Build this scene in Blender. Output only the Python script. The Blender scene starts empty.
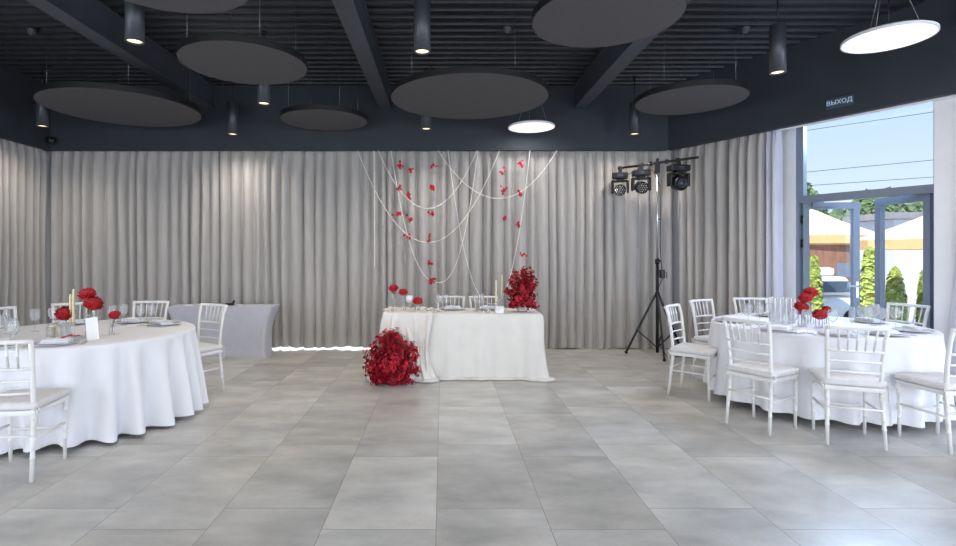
import bpy, bmesh, math, random
from mathutils import Vector, Matrix
R = math.radians
random.seed(7)
scene = bpy.context.scene
COL = scene.collection

# ---------------------------------------------------------------- camera, world, light, exposure
cam_d = bpy.data.cameras.new('camera'); cam = bpy.data.objects.new('camera', cam_d); COL.objects.link(cam)
cam.location = (0, 0, 1.44); cam.rotation_euler = (R(90), 0, 0)
cam_d.sensor_width = 36; cam_d.lens = 530/956*36; cam_d.shift_x = (478-442.6)/956; cam_d.shift_y = -(273-254)/956
cam_d.clip_start = .05; cam_d.clip_end = 300
scene.camera = cam
vs = scene.view_settings
vs.view_transform = 'Standard'; vs.look = 'None'; vs.gamma = 1; vs.use_curve_mapping = False; vs.exposure = 0.0

world = bpy.data.worlds.new('sky'); scene.world = world; world.use_nodes = True
wn = world.node_tree; wn.nodes.clear()
wo = wn.nodes.new('ShaderNodeOutputWorld'); bg = wn.nodes.new('ShaderNodeBackground')
tc = wn.nodes.new('ShaderNodeTexCoord'); sp = wn.nodes.new('ShaderNodeSeparateXYZ'); rp = wn.nodes.new('ShaderNodeValToRGB')
wn.links.new(tc.outputs['Generated'], sp.inputs[0]); wn.links.new(sp.outputs['Z'], rp.inputs[0])
wn.links.new(rp.outputs[0], bg.inputs[0]); wn.links.new(bg.outputs[0], wo.inputs[0])
rp.color_ramp.elements[0].position = 0.0; rp.color_ramp.elements[0].color = (.76, .85, .97, 1)
rp.color_ramp.elements[1].position = .6; rp.color_ramp.elements[1].color = (.22, .40, .72, 1)
e = rp.color_ramp.elements.new(.22); e.color = (.53, .69, .93, 1)
bg.inputs[1].default_value = 1.25

def light(kind, name, loc, energy, color, target=None, **kw):
    d = bpy.data.lights.new(name, kind); d.energy = energy; d.color = color
    for k, v in kw.items(): setattr(d, k, v)
    o = bpy.data.objects.new(name, d); COL.objects.link(o); o.location = loc
    if target is not None:
        o.rotation_euler = (Vector(target)-Vector(loc)).to_track_quat('-Z', 'Y').to_euler()
    return o
light('SUN', 'sun', (0, 0, 20), 6.5, (1, .96, .9), target=(7, 7, 9), angle=R(.6))
# area light for presumed windows behind camera; side and door lights are added fill
light('AREA', 'front_window_light', (0.6, -2.75, 1.75), 320, (.93, .96, 1), target=(.6, 6, 1.0), shape='RECTANGLE', size=9.5, size_y=2.3)
light('AREA', 'side_fill_light', (6.6, 1.3, 1.6), 250, (.74, .84, 1), target=(0, 4.6, .6), shape='RECTANGLE', size=3.2, size_y=2.4)  # added fill from the right, unseen; brings out folds in cloth and curtains
light('AREA', 'left_fill_light', (-5.5, .5, 1.6), 130, (.84, .91, 1), target=(0, 4.5, .8), shape='RECTANGLE', size=3.5, size_y=2.2)  # added fill from the left, no window there; models the folds
light('AREA', 'door_daylight_fill', (6.1, 7.05, 3.55), 260, (.6, .75, 1), target=(3.6, 5.2, .3), shape='RECTANGLE', size=1.6, size_y=1.1)  # unseen area light above the door, added to strengthen its daylight
light('AREA', 'back_window_light', (-1.95, 8.5, 1.2), 120, (.8, .9, 1), target=(-1.95, 7.5, 1.2), shape='RECTANGLE', size=1.9, size_y=2.2)

# ---------------------------------------------------------------- helpers
def lin(c):
    return tuple((x/255/12.92) if x/255 <= .04045 else ((x/255+.055)/1.055)**2.4 for x in c)
def mat(name, rgb, rough=.5, metal=0, noise=.04, nscale=8, bump=0, bscale=60, emit=None, estr=0, spec=.5, sheen=0, stretch=None):
    m = bpy.data.materials.new(name); m.use_nodes = True; nt = m.node_tree; b = nt.nodes['Principled BSDF']
    c = lin(rgb)
    b.inputs['Roughness'].default_value = rough; b.inputs['Metallic'].default_value = metal
    b.inputs['Specular IOR Level'].default_value = spec
    if sheen: b.inputs['Sheen Weight'].default_value = sheen
    t = nt.nodes.new('ShaderNodeTexCoord'); n = nt.nodes.new('ShaderNodeTexNoise'); n.inputs['Scale'].default_value = nscale
    src = t.outputs['Object']
    if stretch:
        mp = nt.nodes.new('ShaderNodeMapping'); mp.inputs['Scale'].default_value = stretch
        nt.links.new(src, mp.inputs[0]); src = mp.outputs[0]
    nt.links.new(src, n.inputs['Vector'])
    r = nt.nodes.new('ShaderNodeValToRGB'); nt.links.new(n.outputs['Fac'], r.inputs[0])
    r.color_ramp.elements[0].position = .3; r.color_ramp.elements[1].position = .7
    r.color_ramp.elements[0].color = (*[x*(1-noise) for x in c], 1); r.color_ramp.elements[1].color = (*[min(1, x*(1+noise)) for x in c], 1)
    nt.links.new(r.outputs[0], b.inputs['Base Color'])
    if bump:
        n2 = nt.nodes.new('ShaderNodeTexNoise'); n2.inputs['Scale'].default_value = bscale; nt.links.new(src, n2.inputs['Vector'])
        bp = nt.nodes.new('ShaderNodeBump'); bp.inputs['Strength'].default_value = bump; bp.inputs['Distance'].default_value = .01
        nt.links.new(n2.outputs['Fac'], bp.inputs['Height']); nt.links.new(bp.outputs[0], b.inputs['Normal'])
    if emit:
        b.inputs['Emission Color'].default_value = (*emit, 1); b.inputs['Emission Strength'].default_value = estr
    return m
def glass_mat(name, tint=(1, 1, 1), fac=1.0, lit_haze=0.0):
    m = bpy.data.materials.new(name); m.use_nodes = True; nt = m.node_tree; nt.nodes.clear()
    o = nt.nodes.new('ShaderNodeOutputMaterial'); tr = nt.nodes.new('ShaderNodeBsdfTransparent'); g = nt.nodes.new('ShaderNodeBsdfGlossy')
    mx = nt.nodes.new('ShaderNodeMixShader'); lw = nt.nodes.new('ShaderNodeLayerWeight'); mt = nt.nodes.new('ShaderNodeMath')
    lw.inputs[0].default_value = .22; mt.operation = 'MULTIPLY'; mt.inputs[1].default_value = fac; mt.use_clamp = True
    tr.inputs[0].default_value = (*tint, 1); g.inputs['Roughness'].default_value = .04
    nt.links.new(lw.outputs['Fresnel'], mt.inputs[0]); nt.links.new(mt.outputs[0], mx.inputs[0])
    nt.links.new(tr.outputs[0], mx.inputs[1]); nt.links.new(g.outputs[0], mx.inputs[2])
    df = nt.nodes.new('ShaderNodeBsdfDiffuse'); df.inputs[0].default_value = (.95, .97, 1, 1); m2 = nt.nodes.new('ShaderNodeMixShader'); m2.inputs[0].default_value = lit_haze  # share of diffuse white imitating light caught in the glass
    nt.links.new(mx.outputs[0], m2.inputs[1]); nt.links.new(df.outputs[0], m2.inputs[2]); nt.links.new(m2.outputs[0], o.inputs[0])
    return m

class MB:
    def __init__(s): s.bm = bmesh.new()
    def box(s, c, d, rot=None, taper=1.0, bevel=0):
        vs_ = []
        for z in (-1, 1):
            k = taper if z > 0 else 1
            for x, y in ((-1, -1), (1, -1), (1, 1), (-1, 1)):
                v = Vector((x*d[0]/2*k, y*d[1]/2*k, z*d[2]/2))
                if rot is not None: v = rot @ v
                vs_.append(s.bm.verts.new(v+Vector(c)))
        fs = [s.bm.faces.new([vs_[i] for i in f]) for f in ((3, 2, 1, 0), (4, 5, 6, 7), (0, 1, 5, 4), (1, 2, 6, 5), (2, 3, 7, 6), (3, 0, 4, 7))]
        if bevel:
            es = set(e for f in fs for e in f.edges)
            bmesh.ops.bevel(s.bm, geom=list(es), offset=bevel, segments=2, profile=.6, affect='EDGES')
        return s
    def bar(s, a, b, w, h, bevel=0):
        a = Vector(a); b = Vector(b); d = b-a; q = d.to_track_quat('Y', 'Z').to_matrix()
        return s.box((a+b)/2, (w, d.length, h), q, bevel=bevel)
    def tube(s, pts, rad, n=8, cap=True):
        pts = [Vector(p) for p in pts]; m = len(pts)
        if not hasattr(rad, '__len__'): rad = [rad]*m
        rings = []; prev = None
        for i, p in enumerate(pts):
            t = (pts[min(i+1, m-1)]-pts[max(i-1, 0)])
            if t.length < 1e-9: t = Vector((0, 0, 1))
            t.normalize()
            if prev is None: a = t.orthogonal().normalized()
            else:
                a = prev-t*prev.dot(t)
                a = a.normalized() if a.length > 1e-6 else t.orthogonal().normalized()
            prev = a; b = t.cross(a)
            rings.append([s.bm.verts.new(p+rad[i]*(math.cos(2*math.pi*k/n)*a+math.sin(2*math.pi*k/n)*b)) for k in range(n)])
        for i in range(m-1):
            for k in range(n):
                f = s.bm.faces.new((rings[i][k], rings[i][(k+1) % n], rings[i+1][(k+1) % n], rings[i+1][k])); f.smooth = True
        if cap: s.bm.faces.new(rings[0][::-1]); s.bm.faces.new(rings[-1])
        return s
    def lathe(s, prof, c=(0, 0, 0), n=16, closed=False, rot=None, smooth=True, rib=None):
        c = Vector(c); rings = []
        for r, z in prof:
            ring = []
            for k in range(n):
                a = 2*math.pi*k/n; rr = max(r, 1e-4)*(1+(rib(a) if rib else 0))
                v = Vector((rr*math.cos(a), rr*math.sin(a), z))
                if rot is not None: v = rot @ v
                ring.append(s.bm.verts.new(c+v))
            rings.append(ring)
        for i in range(len(prof)-1):
            for k in range(n):
                f = s.bm.faces.new((rings[i][k], rings[i][(k+1) % n], rings[i+1][(k+1) % n], rings[i+1][k])); f.smooth = smooth
        if closed: s.bm.faces.new(rings[0][::-1]); s.bm.faces.new(rings[-1])
        return s
    def grid(s, fn, nu, nv, wrap=False, smooth=True):
        P = [[s.bm.verts.new(fn(i/nu, j/nv)) for j in range(nv+1)] for i in range(nu if wrap else nu+1)]
        for i in range(nu):
            a = P[i]; b = P[(i+1) % len(P)]
            for j in range(nv):
                f = s.bm.faces.new((a[j], b[j], b[j+1], a[j+1])); f.smooth = smooth
        return P
    def prism(s, poly, z0, z1):
        lo = [s.bm.verts.new((x, y, z0)) for x, y in poly]; hi = [s.bm.verts.new((x, y, z1)) for x, y in poly]
        s.bm.faces.new(lo[::-1]); s.bm.faces.new(hi); n = len(poly)
        for i in range(n): s.bm.faces.new((lo[i], lo[(i+1) % n], hi[(i+1) % n], hi[i]))
        return s
    def mesh(s, name):
        bmesh.ops.recalc_face_normals(s.bm, faces=s.bm.faces[:])
        me = bpy.data.meshes.new(name); s.bm.to_mesh(me); s.bm.free(); return me

def part(name, mb, m, parent=None, label=None):
    me = mb.mesh(name) if isinstance(mb, MB) else mb
    if m is not None:
        me.materials.clear(); me.materials.append(m)
    o = bpy.data.objects.new(name, me); COL.objects.link(o)
    if parent is not None: o.parent = parent
    if label: o['label'] = label
    return o
def tag(o, label, cat, group=None, kind=None):
    o['label'] = label; o['category'] = cat
    if group: o['group'] = group
    if kind: o['kind'] = kind
    return o
def thing(name, label, cat, loc=(0, 0, 0), rz=0, group=None):
    o = bpy.data.objects.new(name, None); COL.objects.link(o); o.location = loc; o.rotation_euler = (0, 0, rz)
    o.empty_display_size = .1
    return tag(o, label, cat, group)
def struct(name, mb, m, parent=None):
    o = part(name, mb, m, parent)
    if parent is None: o['kind'] = 'structure'
    return o
def copy_tree(o, parent=None):
    c = o.copy(); COL.objects.link(c)
    if parent is not None: c.parent = parent
    for ch in list(o.children): copy_tree(ch, c)
    return c
def place(proto, used, loc, rz, label, group=None):
    o = copy_tree(proto) if used[0] else proto
    used[0] = True
    o.location = loc; o.rotation_euler = (0, 0, rz); o['label'] = label
    if group: o['group'] = group
    return o

# ---------------------------------------------------------------- materials
M_white = mat('white_paint', (232, 232, 232), .35, noise=.03)
M_cushion = mat('cushion_fabric', (222, 220, 222), .8, noise=.05, nscale=30, bump=.15, bscale=200)
M_cloth = mat('white_tablecloth', (236, 237, 243), .85, noise=.02, nscale=5, bump=.05, bscale=300)
M_linen = mat('ivory_linen', (226, 224, 220), .85, noise=.03, nscale=6, bump=.08, bscale=200)
M_stretch = mat('stretch_fabric', (206, 208, 220), .8, noise=.03, nscale=10)
M_curt = mat('curtain_fabric', (178, 175, 173), .85, noise=.05, nscale=14, bump=.1, bscale=120, stretch=(1, 1, .25))
M_curt2 = mat('pale_curtain_fabric', (200, 202, 216), .85, noise=.05, nscale=14, stretch=(1, 1, .25))
M_dark = mat('anthracite_plaster', (45, 50, 59), .75, noise=.08, nscale=3)
M_deck = mat('anthracite_corrugated_steel', (42, 43, 49), .42, noise=.08, nscale=2)
M_beam = mat('anthracite_beam', (64, 68, 77), .6, noise=.08, nscale=4)
M_disc = mat('grey_acoustic_felt', (75, 73, 76), .9, noise=.04, nscale=25)
M_black = mat('black_edge', (9, 9, 10), .6)
M_blackm = mat('black_metal', (26, 27, 30), .4, metal=.3)
M_lampb = mat('graphite_lamp_housing', (64, 68, 75), .4, metal=.3)
M_wire = mat('steel_wire', (150, 150, 152), .35, metal=.9)
M_steel = mat('brushed_steel', (190, 192, 196), .3, metal=.9)
M_wall = mat('white_plaster', (226, 228, 234), .8, noise=.02)
M_frame = mat('grey_aluminium_frame', (124, 136, 152), .4, metal=.1)
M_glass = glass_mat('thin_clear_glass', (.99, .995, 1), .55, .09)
M_pane = glass_mat('window_pane', (.95, .97, .98), .5)
M_red = mat('red_petals', (170, 6, 24), .6, noise=.55, nscale=3.5)
M_crim = mat('crimson_florets', (188, 16, 48), .6, noise=.45, nscale=22)
M_crimd = mat('dark_crimson_florets', (132, 8, 34), .65, noise=.4, nscale=22)
M_green = mat('green_stem', (70, 104, 58), .6, noise=.25)
M_cream = mat('cream_wax', (238, 228, 190), .5, noise=.03)
M_water = glass_mat('water', (.93, .97, .95), .6)
M_rope = mat('white_cord', (232, 228, 222), .7)
M_thread = mat('pale_thread', (190, 186, 182), .8)
M_ribbon = mat('red_ribbon', (170, 20, 50), .5)
M_plate = mat('silver_charger', (206, 206, 212), .3, metal=.35)
M_marble = mat('white_marble', (232, 232, 236), .3, noise=.15, nscale=12)
M_paper = mat('white_paper', (240, 240, 242), .8)
M_glow = mat('warm_lamp_glow', (255, 240, 210), .5, emit=(1, .8, .46), estr=1.8)
M_panel = mat('white_light_panel', (250, 250, 250), .5, emit=(1, .97, .96), estr=.8)

# ---------------------------------------------------------------- floor
def floor_mat():
    m = bpy.data.materials.new('grey_stone_tiles'); m.use_nodes = True; nt = m.node_tree; b = nt.nodes['Principled BSDF']
    L = nt.links.new
    def N(t, **k):
        n = nt.nodes.new(t)
        for a, v in k.items(): setattr(n, a, v)
        return n
    def MT(op, a, b_=None, c=None):
        n = N('ShaderNodeMath', operation=op)
        for i, v in enumerate((a, b_, c)):
            if v is None: continue
            if isinstance(v, (int, float)): n.inputs[i].default_value = v
            else: L(v, n.inputs[i])
        return n.outputs[0]
    t = N('ShaderNodeTexCoord'); s = N('ShaderNodeSeparateXYZ'); L(t.outputs['Object'], s.inputs[0])
    u = MT('DIVIDE', MT('ADD', s.outputs[0], .034), .6); cu = MT('FLOOR', u); fu = MT('FRACT', u)
    par = MT('ABSOLUTE', MT('MODULO', cu, 2)); v = MT('SUBTRACT', s.outputs[1], MT('MULTIPLY', par, .77))
    rv = MT('FLOOR', v); fv = MT('FRACT', v)
    du = MT('MULTIPLY', MT('MINIMUM', fu, MT('SUBTRACT', 1, fu)), .6); dv = MT('MINIMUM', fv, MT('SUBTRACT', 1, fv))
    g = MT('LESS_THAN', MT('MINIMUM', du, dv), .0016)
    cv = N('ShaderNodeCombineXYZ'); L(cu, cv.inputs[0]); L(rv, cv.inputs[1])
    wn_ = N('ShaderNodeTexWhiteNoise', noise_dimensions='3D'); L(cv.outputs[0], wn_.inputs['Vector'])
    # cloudy pattern, its offset differs from tile to tile
    off = N('ShaderNodeVectorMath', operation='MULTIPLY_ADD'); L(wn_.outputs['Color'], off.inputs[0]); off.inputs[1].default_value = (13, 13, 13); L(t.outputs['Object'], off.inputs[2])
    mp = N('ShaderNodeMapping'); mp.inputs['Scale'].default_value = (1.5, 2.9, 1); L(off.outputs[0], mp.inputs[0])
    n1 = N('ShaderNodeTexNoise'); n1.inputs['Scale'].default_value = 1.3; n1.inputs['Detail'].default_value = 7; n1.inputs['Roughness'].default_value = .6; L(mp.outputs[0], n1.inputs['Vector'])
    n2 = N('ShaderNodeTexNoise'); n2.inputs['Scale'].default_value = 60; n2.inputs['Detail'].default_value = 3; L(t.outputs['Object'], n2.inputs['Vector'])
    r = N('ShaderNodeValToRGB'); L(n1.outputs['Fac'], r.inputs[0])
    r.color_ramp.elements[0].position = .3; r.color_ramp.elements[0].color = (*lin((166, 165, 163)), 1)
    r.color_ramp.elements[1].position = .72; r.color_ramp.elements[1].color = (*lin((212, 210, 206)), 1)
    br = MT('MULTIPLY_ADD', wn_.outputs['Value'], .24, .84); br2 = MT('MULTIPLY_ADD', n2.outputs['Fac'], .14, .93)
    mul = N('ShaderNodeVectorMath', operation='SCALE'); L(r.outputs[0], mul.inputs[0]); L(MT('MULTIPLY', br, br2), mul.inputs['Scale'])
    n3 = N('ShaderNodeTexNoise'); n3.inputs['Scale'].default_value = .6; L(off.outputs[0], n3.inputs['Vector'])
    wm = N('ShaderNodeMix', data_type='RGBA'); L(MT('MULTIPLY', MT('SUBTRACT', n3.outputs['Fac'], .45), 1.6), wm.inputs[0]); L(mul.outputs[0], wm.inputs[6])
    tint = N('ShaderNodeVectorMath', operation='MULTIPLY'); L(mul.outputs[0], tint.inputs[0]); tint.inputs[1].default_value = (1.03, .95, .84); L(tint.outputs[0], wm.inputs[7])
    mx = N('ShaderNodeMix', data_type='RGBA'); L(g, mx.inputs[0]); L(wm.outputs[2], mx.inputs[6]); mx.inputs[7].default_value = (*lin((118, 113, 108)), 1)
    L(mx.outputs[2], b.inputs['Base Color'])
    L(MT('MULTIPLY_ADD', n2.outputs['Fac'], .1, .25), b.inputs['Roughness']); b.inputs['Specular IOR Level'].default_value = .55
    bp = N('ShaderNodeBump'); bp.inputs['Strength'].default_value = .06; bp.inputs['Distance'].default_value = .004; L(n2.outputs['Fac'], bp.inputs['Height']); L(bp.outputs[0], b.inputs['Normal'])
    return m
P0 = Vector((3.34, 7.85)); U = Vector((.485, -.8745)).normalized(); NV = Vector((-U.y, U.x))
def W(t, off, z=None):
    p = P0+U*t+NV*off
    return (p.x, p.y) if z is None else Vector((p.x, p.y, z))
RU = Matrix(((U.x, NV.x, 0), (U.y, NV.y, 0), (0, 0, 1)))     # local x along the right wall, y outwards
YF = -3.0
tF = (7.85-YF)/.8745
room = [(-6.15, YF), W(tF, .6), W(-.2, .6), (3.4, 8.6), (-6.15, 8.6)]
struct('floor', MB().prism(room, -.1, 0), floor_mat())

# walls
mb = MB(); mb.box((-1.4, 8.65, 2), (9.9, .2, 4.2)); struct('wall_back', mb, M_wall)
mb = MB(); mb.box((-6.2, 2.8, 2), (.2, 11.9, 4.2)); struct('wall_left', mb, M_wall)
mb = MB(); mb.box((1.5, YF-.1, 2), (16, .2, 4.2)); struct('wall_front', mb, M_wall)
mb = MB()
mb.prism([W(-.5, .35), W(1.577, .35), W(1.577, .6), W(-.5, .6)], 0, 3.98)
mb.prism([W(3.0, .12), W(tF, .12), W(tF, .6), W(3.0, .6)], 0, 3.98)
mb.prism([W(1.577, .35), W(3.0, .35), W(3.0, .6), W(1.577, .6)], 3.3, 3.98)
struct('wall_right', mb, M_wall)
# the dark upper band of the walls, in front of the curtains
struct('trim_1', MB().prism([(-5.93, 7.85), (3.35, 7.85), (3.3, 7.93), (-5.93, 7.93)], 2.98, 3.98), M_dark)
struct('trim_2', MB().prism([(-5.89, YF), (-5.81, YF), (-5.81, 7.85), (-5.89, 7.85)], 2.98, 3.98), M_dark)
struct('trim_3', MB().prism([W(0, 0), W(tF, 0), W(tF, .08), W(0, .08)], 2.98, 3.98), M_dark)
# curtain tracks
struct('trim_4', MB().box((-1.2, 8.04, 3.03), (9.2, .05, .03)), M_steel)
struct('trim_5', MB().prism([W(.1, .17), W(1.5, .17), W(1.5, .22), W(.1, .22)], 3.0, 3.03), M_steel)
mb = MB(); mb.prism([W(1.5, .09), W(3.3, .09), W(3.3, .11), W(1.5, .11)], 2.96, 2.985)
struct('trim_6', mb, M_wall)
mb = MB()
mb.prism([W(1.6, .16), W(3.0, .16), W(3.0, .2), W(1.6, .2)], 2.985, 3.02)
struct('trim_7', mb, M_steel)

# ceiling: corrugated steel deck with ribs running across the room
def xr(y): return 3.34+(7.85-y)*.5546+.06
mb = MB(); pitch = .166; y = 7.9
prof = []
while y > YF:
    prof += [(y, 4.04), (y-.06, 4.04), (y-.08, 3.93), (y-.146, 3.93)]
    y -= pitch
rows = [(mb.bm.verts.new((-5.9, yy, zz)), mb.bm.verts.new((xr(yy)+.1, yy, zz))) for yy, zz in prof]
for a, b in zip(rows, rows[1:]): mb.bm.faces.new((a[0], a[1], b[1], b[0]))
mb.prism([(-6.1, YF), W(tF, .6), W(-.3, .6), (3.3, 8.7), (-6.1, 8.7)], 4.06, 4.26)
struct('ceiling', mb, M_deck)

# beams
def beam(x, y1, label):
    t = thing('ceiling_beam', label, 'beam', (x, 0, 0), 0, 'anthracite beams under the ribbed ceiling')
    y0 = YF+.05
    part('bottom_flange', MB().box((0, (y0+y1)/2, 3.6), (.18, y1-y0, .02)), M_beam, t)
    part('web', MB().box((0, (y0+y1)/2, 3.755), (.12, y1-y0, .29)), M_beam, t)
    part('top_flange', MB().box((0, (y0+y1)/2, 3.91), (.18, y1-y0, .025)), M_beam, t)
beam(-3.45, 7.84, 'dark beam crossing above the left large disc')
beam(-.85, 7.84, 'dark beam ending above the head table, between two pendant lamps')
beam(2.02, 7.84, 'dark beam running from behind the top right large disc')
beam(4.89, 4.95, 'short piece of dark beam beside the big lit disc at the right')

# window 1 with the double door
win = MB(); T0, T1 = 1.577, 3.0; zt = 3.3
def wbar(mbx, ta, tb, za, zb, o=.38, d=.08): mbx.prism([W(ta, o), W(tb, o), W(tb, o+d), W(ta, o+d)], za, zb)
wbar(win, T0, T0+.04, 0, 2.165); wbar(win, T0, T0+.085, 2.165, zt); wbar(win, T1-.09, T1, 0, zt); wbar(win, T0+.04, T1-.09, 2.075, 2.165); wbar(win, T0+.04, T1-.09, 3.24, 3.3)
wf = struct('window_1', win, M_frame)
p = MB(); p.prism([W(T0+.04, .41), W(T1-.09, .41), W(T1-.09, .425), W(T0+.04, .425)], 2.165, 3.24); part('window_pane', p, M_pane, wf)
def door(name, hinge, ang, flip, closer):
    # local: x from hinge to free edge
    o = MB(); Lw = .66; s = .075
    o.box((s/2, 0, 1.04), (s, .06, 2.04)); o.box((Lw-s/2, 0, 1.04), (s, .06, 2.04)); o.box((Lw/2, 0, .1), (Lw-2*s, .06, .16)); o.box((Lw/2, 0, 2.02), (Lw-2*s, .06, .08))
    d = struct(name, o, M_frame); d.location = hinge; d.rotation_euler = (0, 0, ang)
    part('door_pane', MB().box((Lw/2, 0, 1.08), (Lw-2*s, .012, 1.8)), M_pane, d)
    h = MB(); y = -.05*flip
    h.tube([(Lw-.035, -.03*flip, 1.02), (Lw-.035, y-.01*flip, 1.02), (Lw-.16, y-.01*flip, 1.02)], .01, 8); h.box((Lw-.035, -.034*flip, .98), (.03, .01, .2))
    if closer: part('door_handle', h, M_steel, d)
    for z in ((1.85, 1.55, .4) if closer else ()): part('hinge', MB().tube([(-.012, -.03*flip, z-.05), (-.012, -.03*flip, z+.05)], .013, 8), M_blackm, d)
    if closer:
        part('door_closer', MB().box((.2, -.05*flip, 2.03), (.22, .04, .05)).bar((.2, -.08*flip, 2.045), (.02, -.2*flip, 2.05), .015, .01), M_frame, d)
h1 = W(T0+.047, .42, 0.02); h2 = W(2.89, .42, 0.02)
door('door_1', h1, R(-5.6), 1, True)
door('door_2', h2, R(93.4), -1, False)
# threshold
struct('trim_8', MB().prism([W(T0, .36), W(T1, .36), W(T1, .6), W(T0, .6)], -.02, .018), M_steel)

# ---------------------------------------------------------------- curtains
def folds(L, seed, lo=.12, hi=.23):
    rd = random.Random(seed); xs = [0]
    while xs[-1] < L: xs.append(xs[-1]+rd.uniform(lo, hi))
    k = L/xs[-1]; xs = [x*k for x in xs]
    amps = [rd.uniform(.6, 1.15) for _ in xs]; return xs, amps
def curtain(label, org, dirv, nrm, L, seed, z0=.015, z1=3.02, amp=.078, m=None, taper=None, group='grey curtains round the hall'):
    xs, amps = folds(L, seed); d = Vector((*dirv, 0)); n = Vector((*nrm, 0)); o = Vector((*org, 0))
    rd = random.Random(seed+99); ph = rd.uniform(0, 6)
    import bisect
    def fn(u, v):
        s = u*L; i = min(max(bisect.bisect_right(xs, s)-1, 0), len(xs)-2)
        f = (s-xs[i])/(xs[i+1]-xs[i]); a = amps[i]*(1-f)+amps[i+1]*f
        w = 2*abs(math.sin(math.pi*f))**.62-1
        top = max(0, (v-.955)/.045)
        fine = .22*math.cos(2*math.pi*s/.043+ph)*(.15+.85*top)
        sway = .018*math.sin(s*2.1+ph)*(1-v)+.012*math.sin(7*v+s*5+ph)*(1-v)
        depth = amp*(w*a*(1-.6*top)*(1.05-.12*(1-v))+fine)+sway
        z = z0+(z1-z0)*v+(.008*math.sin(s*9+ph)*(1-v))
        sx = s+.012*math.sin(6*v+i*1.7+ph)*(1-v)
        if taper: sx = taper(sx, v)
        return o+d*sx+n*depth+Vector((0, 0, z))
    mb = MB(); mb.grid(fn, max(24, int(L/.0135)), 14)
    t = part('curtain', mb, m or M_curt); tag(t, label, 'curtain', group)
    return t
def bx(px, Y=8.04): return (px-442.6)/530*Y
seams = [(49, 135, 'grey floor-length curtain in the left corner of the back wall'),
         (135, 218, 'grey curtain directly behind the left part of the stretch-covered side table'),
         (218, 314, 'grey curtain behind the right end of the stretch-covered table, light leaking under it'),
         (314, 386, 'grey curtain just left of the red flower strands, bright line under its hem'),
         (386, 469, 'grey curtain behind the left half of the head table and the three left flower strands'),
         (469, 549, 'grey curtain behind the right half of the head table and the table bouquet'),
         (549, 604, 'grey curtain just right of the head table'),
         (604, 668, 'grey curtain behind the tripod lighting stand')]
for i, (a, b, lb) in enumerate(seams):
    zz = .022 if i in (2, 3) else .008
    curtain(lb, (bx(a), 8.06), (1, 0), (0, -1), bx(b)-bx(a)+.02+(.08 if i == 7 else 0), 10+i, z0=zz)
curtain('grey curtain on the left wall nearest the back corner', (-5.98, 7.05), (0, 1), (1, 0), .93, 31)
curtain('grey curtain on the left wall, cut by the left edge of the photo', (-5.98, 5.7), (0, 1), (1, 0), 1.35, 32)
a = W(.02, .2); curtain('grey curtain on the angled right wall beside the lighting stand', a, U, -NV, .76, 41)
a = W(.8, .2); curtain('grey curtain on the angled right wall between lighting stand and door', a, U, -NV, .5, 42)
a = W(1.31, .2); curtain('pale bunched curtain edge left of the window frame', a, U, -NV, .17, 43, amp=.06, m=M_curt2)
a = W(3.09, .035); curtain('pale curtain swept aside right of the door at the right edge', a, U, -NV, .7, 44, z1=2.972, amp=.04, m=M_curt2, taper=lambda s, v: s+.17*v)

# ---------------------------------------------------------------- ceiling discs
def disc(loc, r, label, hz=3.24):
    t = thing('ceiling_disc', label, 'acoustic panel', (loc[0], loc[1], hz), 0, 'round acoustic discs hanging from the ceiling')
    part('panel_face', MB().lathe([(0, 0), (r-.006, 0), (r-.002, .004), (r-.002, .008), (0, .008)], n=72, smooth=False), M_disc, t)
    part('rim', MB().lathe([(r-.004, .002), (r, .006), (r, .068), (r-.012, .074), (0, .074)], n=72, smooth=False), M_black, t)
    for k in range(4):
        a = R(35+90*k); x, y = r*.86*math.cos(a), r*.86*math.sin(a)
        w = part('wire', MB().tube([(x, y, .05), (x, y, 3.94-hz)], .0022, 5), M_wire, t)
h_ = 1.8
disc((.308, 3.434*h_), .506*h_, 'large dark disc hanging above the head table in the middle')
disc(((692.5-442.6)/530*3.476*h_-.03, 3.476*h_), .34*h_, 'dark disc at the right, left of the lone pendant lamp')
disc(((117.5-442.6)/530*3.68*h_+.07, 3.68*h_), .495*h_, 'large dark disc at the far left over the round table')
disc(((244.5-442.6)/530*2.81*h_, 2.81*h_), .323*h_, 'dark disc in the upper left beside the beam')
disc(((606-442.6)/530*2.26*h_, 2.26*h_), .312*h_, 'big dark disc cut by the top edge right of centre')
disc(((158-442.6)/530*1.885*h_, 1.885*h_), .323*h_, 'dark disc cut by the top edge at the upper left')
disc(((324.5-442.6)/530*4.05*h_*.985, 4.05*h_*.985),   .32*h_, 'smallest-looking dark disc farthest back, left of the middle beam')

def light_disc(x, y, r, label, energy, hz=3.24):
    t = thing('light_disc', label, 'ceiling light', (x, y, hz), 0, 'round lit ceiling panels')
    part('diffuser', MB().lathe([(0, 0), (r-.012, 0), (r-.012, .01), (0, .01)], n=64, smooth=False), M_panel, t)
    part('rim', MB().lathe([(r-.012, -.003), (r, -.003), (r, .018), (r-.02, .03), (0, .03)], n=64, smooth=False), M_wall, t)
    for k in range(3):
        a = R(90+120*k); part('wire', MB().tube([(r*.7*math.cos(a), r*.7*math.sin(a), .04), (.02*math.cos(a), .02*math.sin(a), 3.9-hz)], .002, 5), M_wire, t)
    part('canopy', MB().lathe([(0, 3.88-hz), (.05, 3.88-hz), (.05, 3.93-hz), (0, 3.93-hz)], n=20), M_lampb, t)
    part('power_cable', MB().tube([(0, 0, .04), (.01, 0, .3), (0, 0, 3.9-hz)], .005, 6), M_blackm, t)
    l = light('AREA', 'light_disc_glow', (x, y, hz-.012), energy, (1, .95, .9), target=(x, y, 0), shape='DISK', size=2*r-.03)
light_disc(3.73, 4.44, .32, 'big white lit disc at the upper right', 14)
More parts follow.
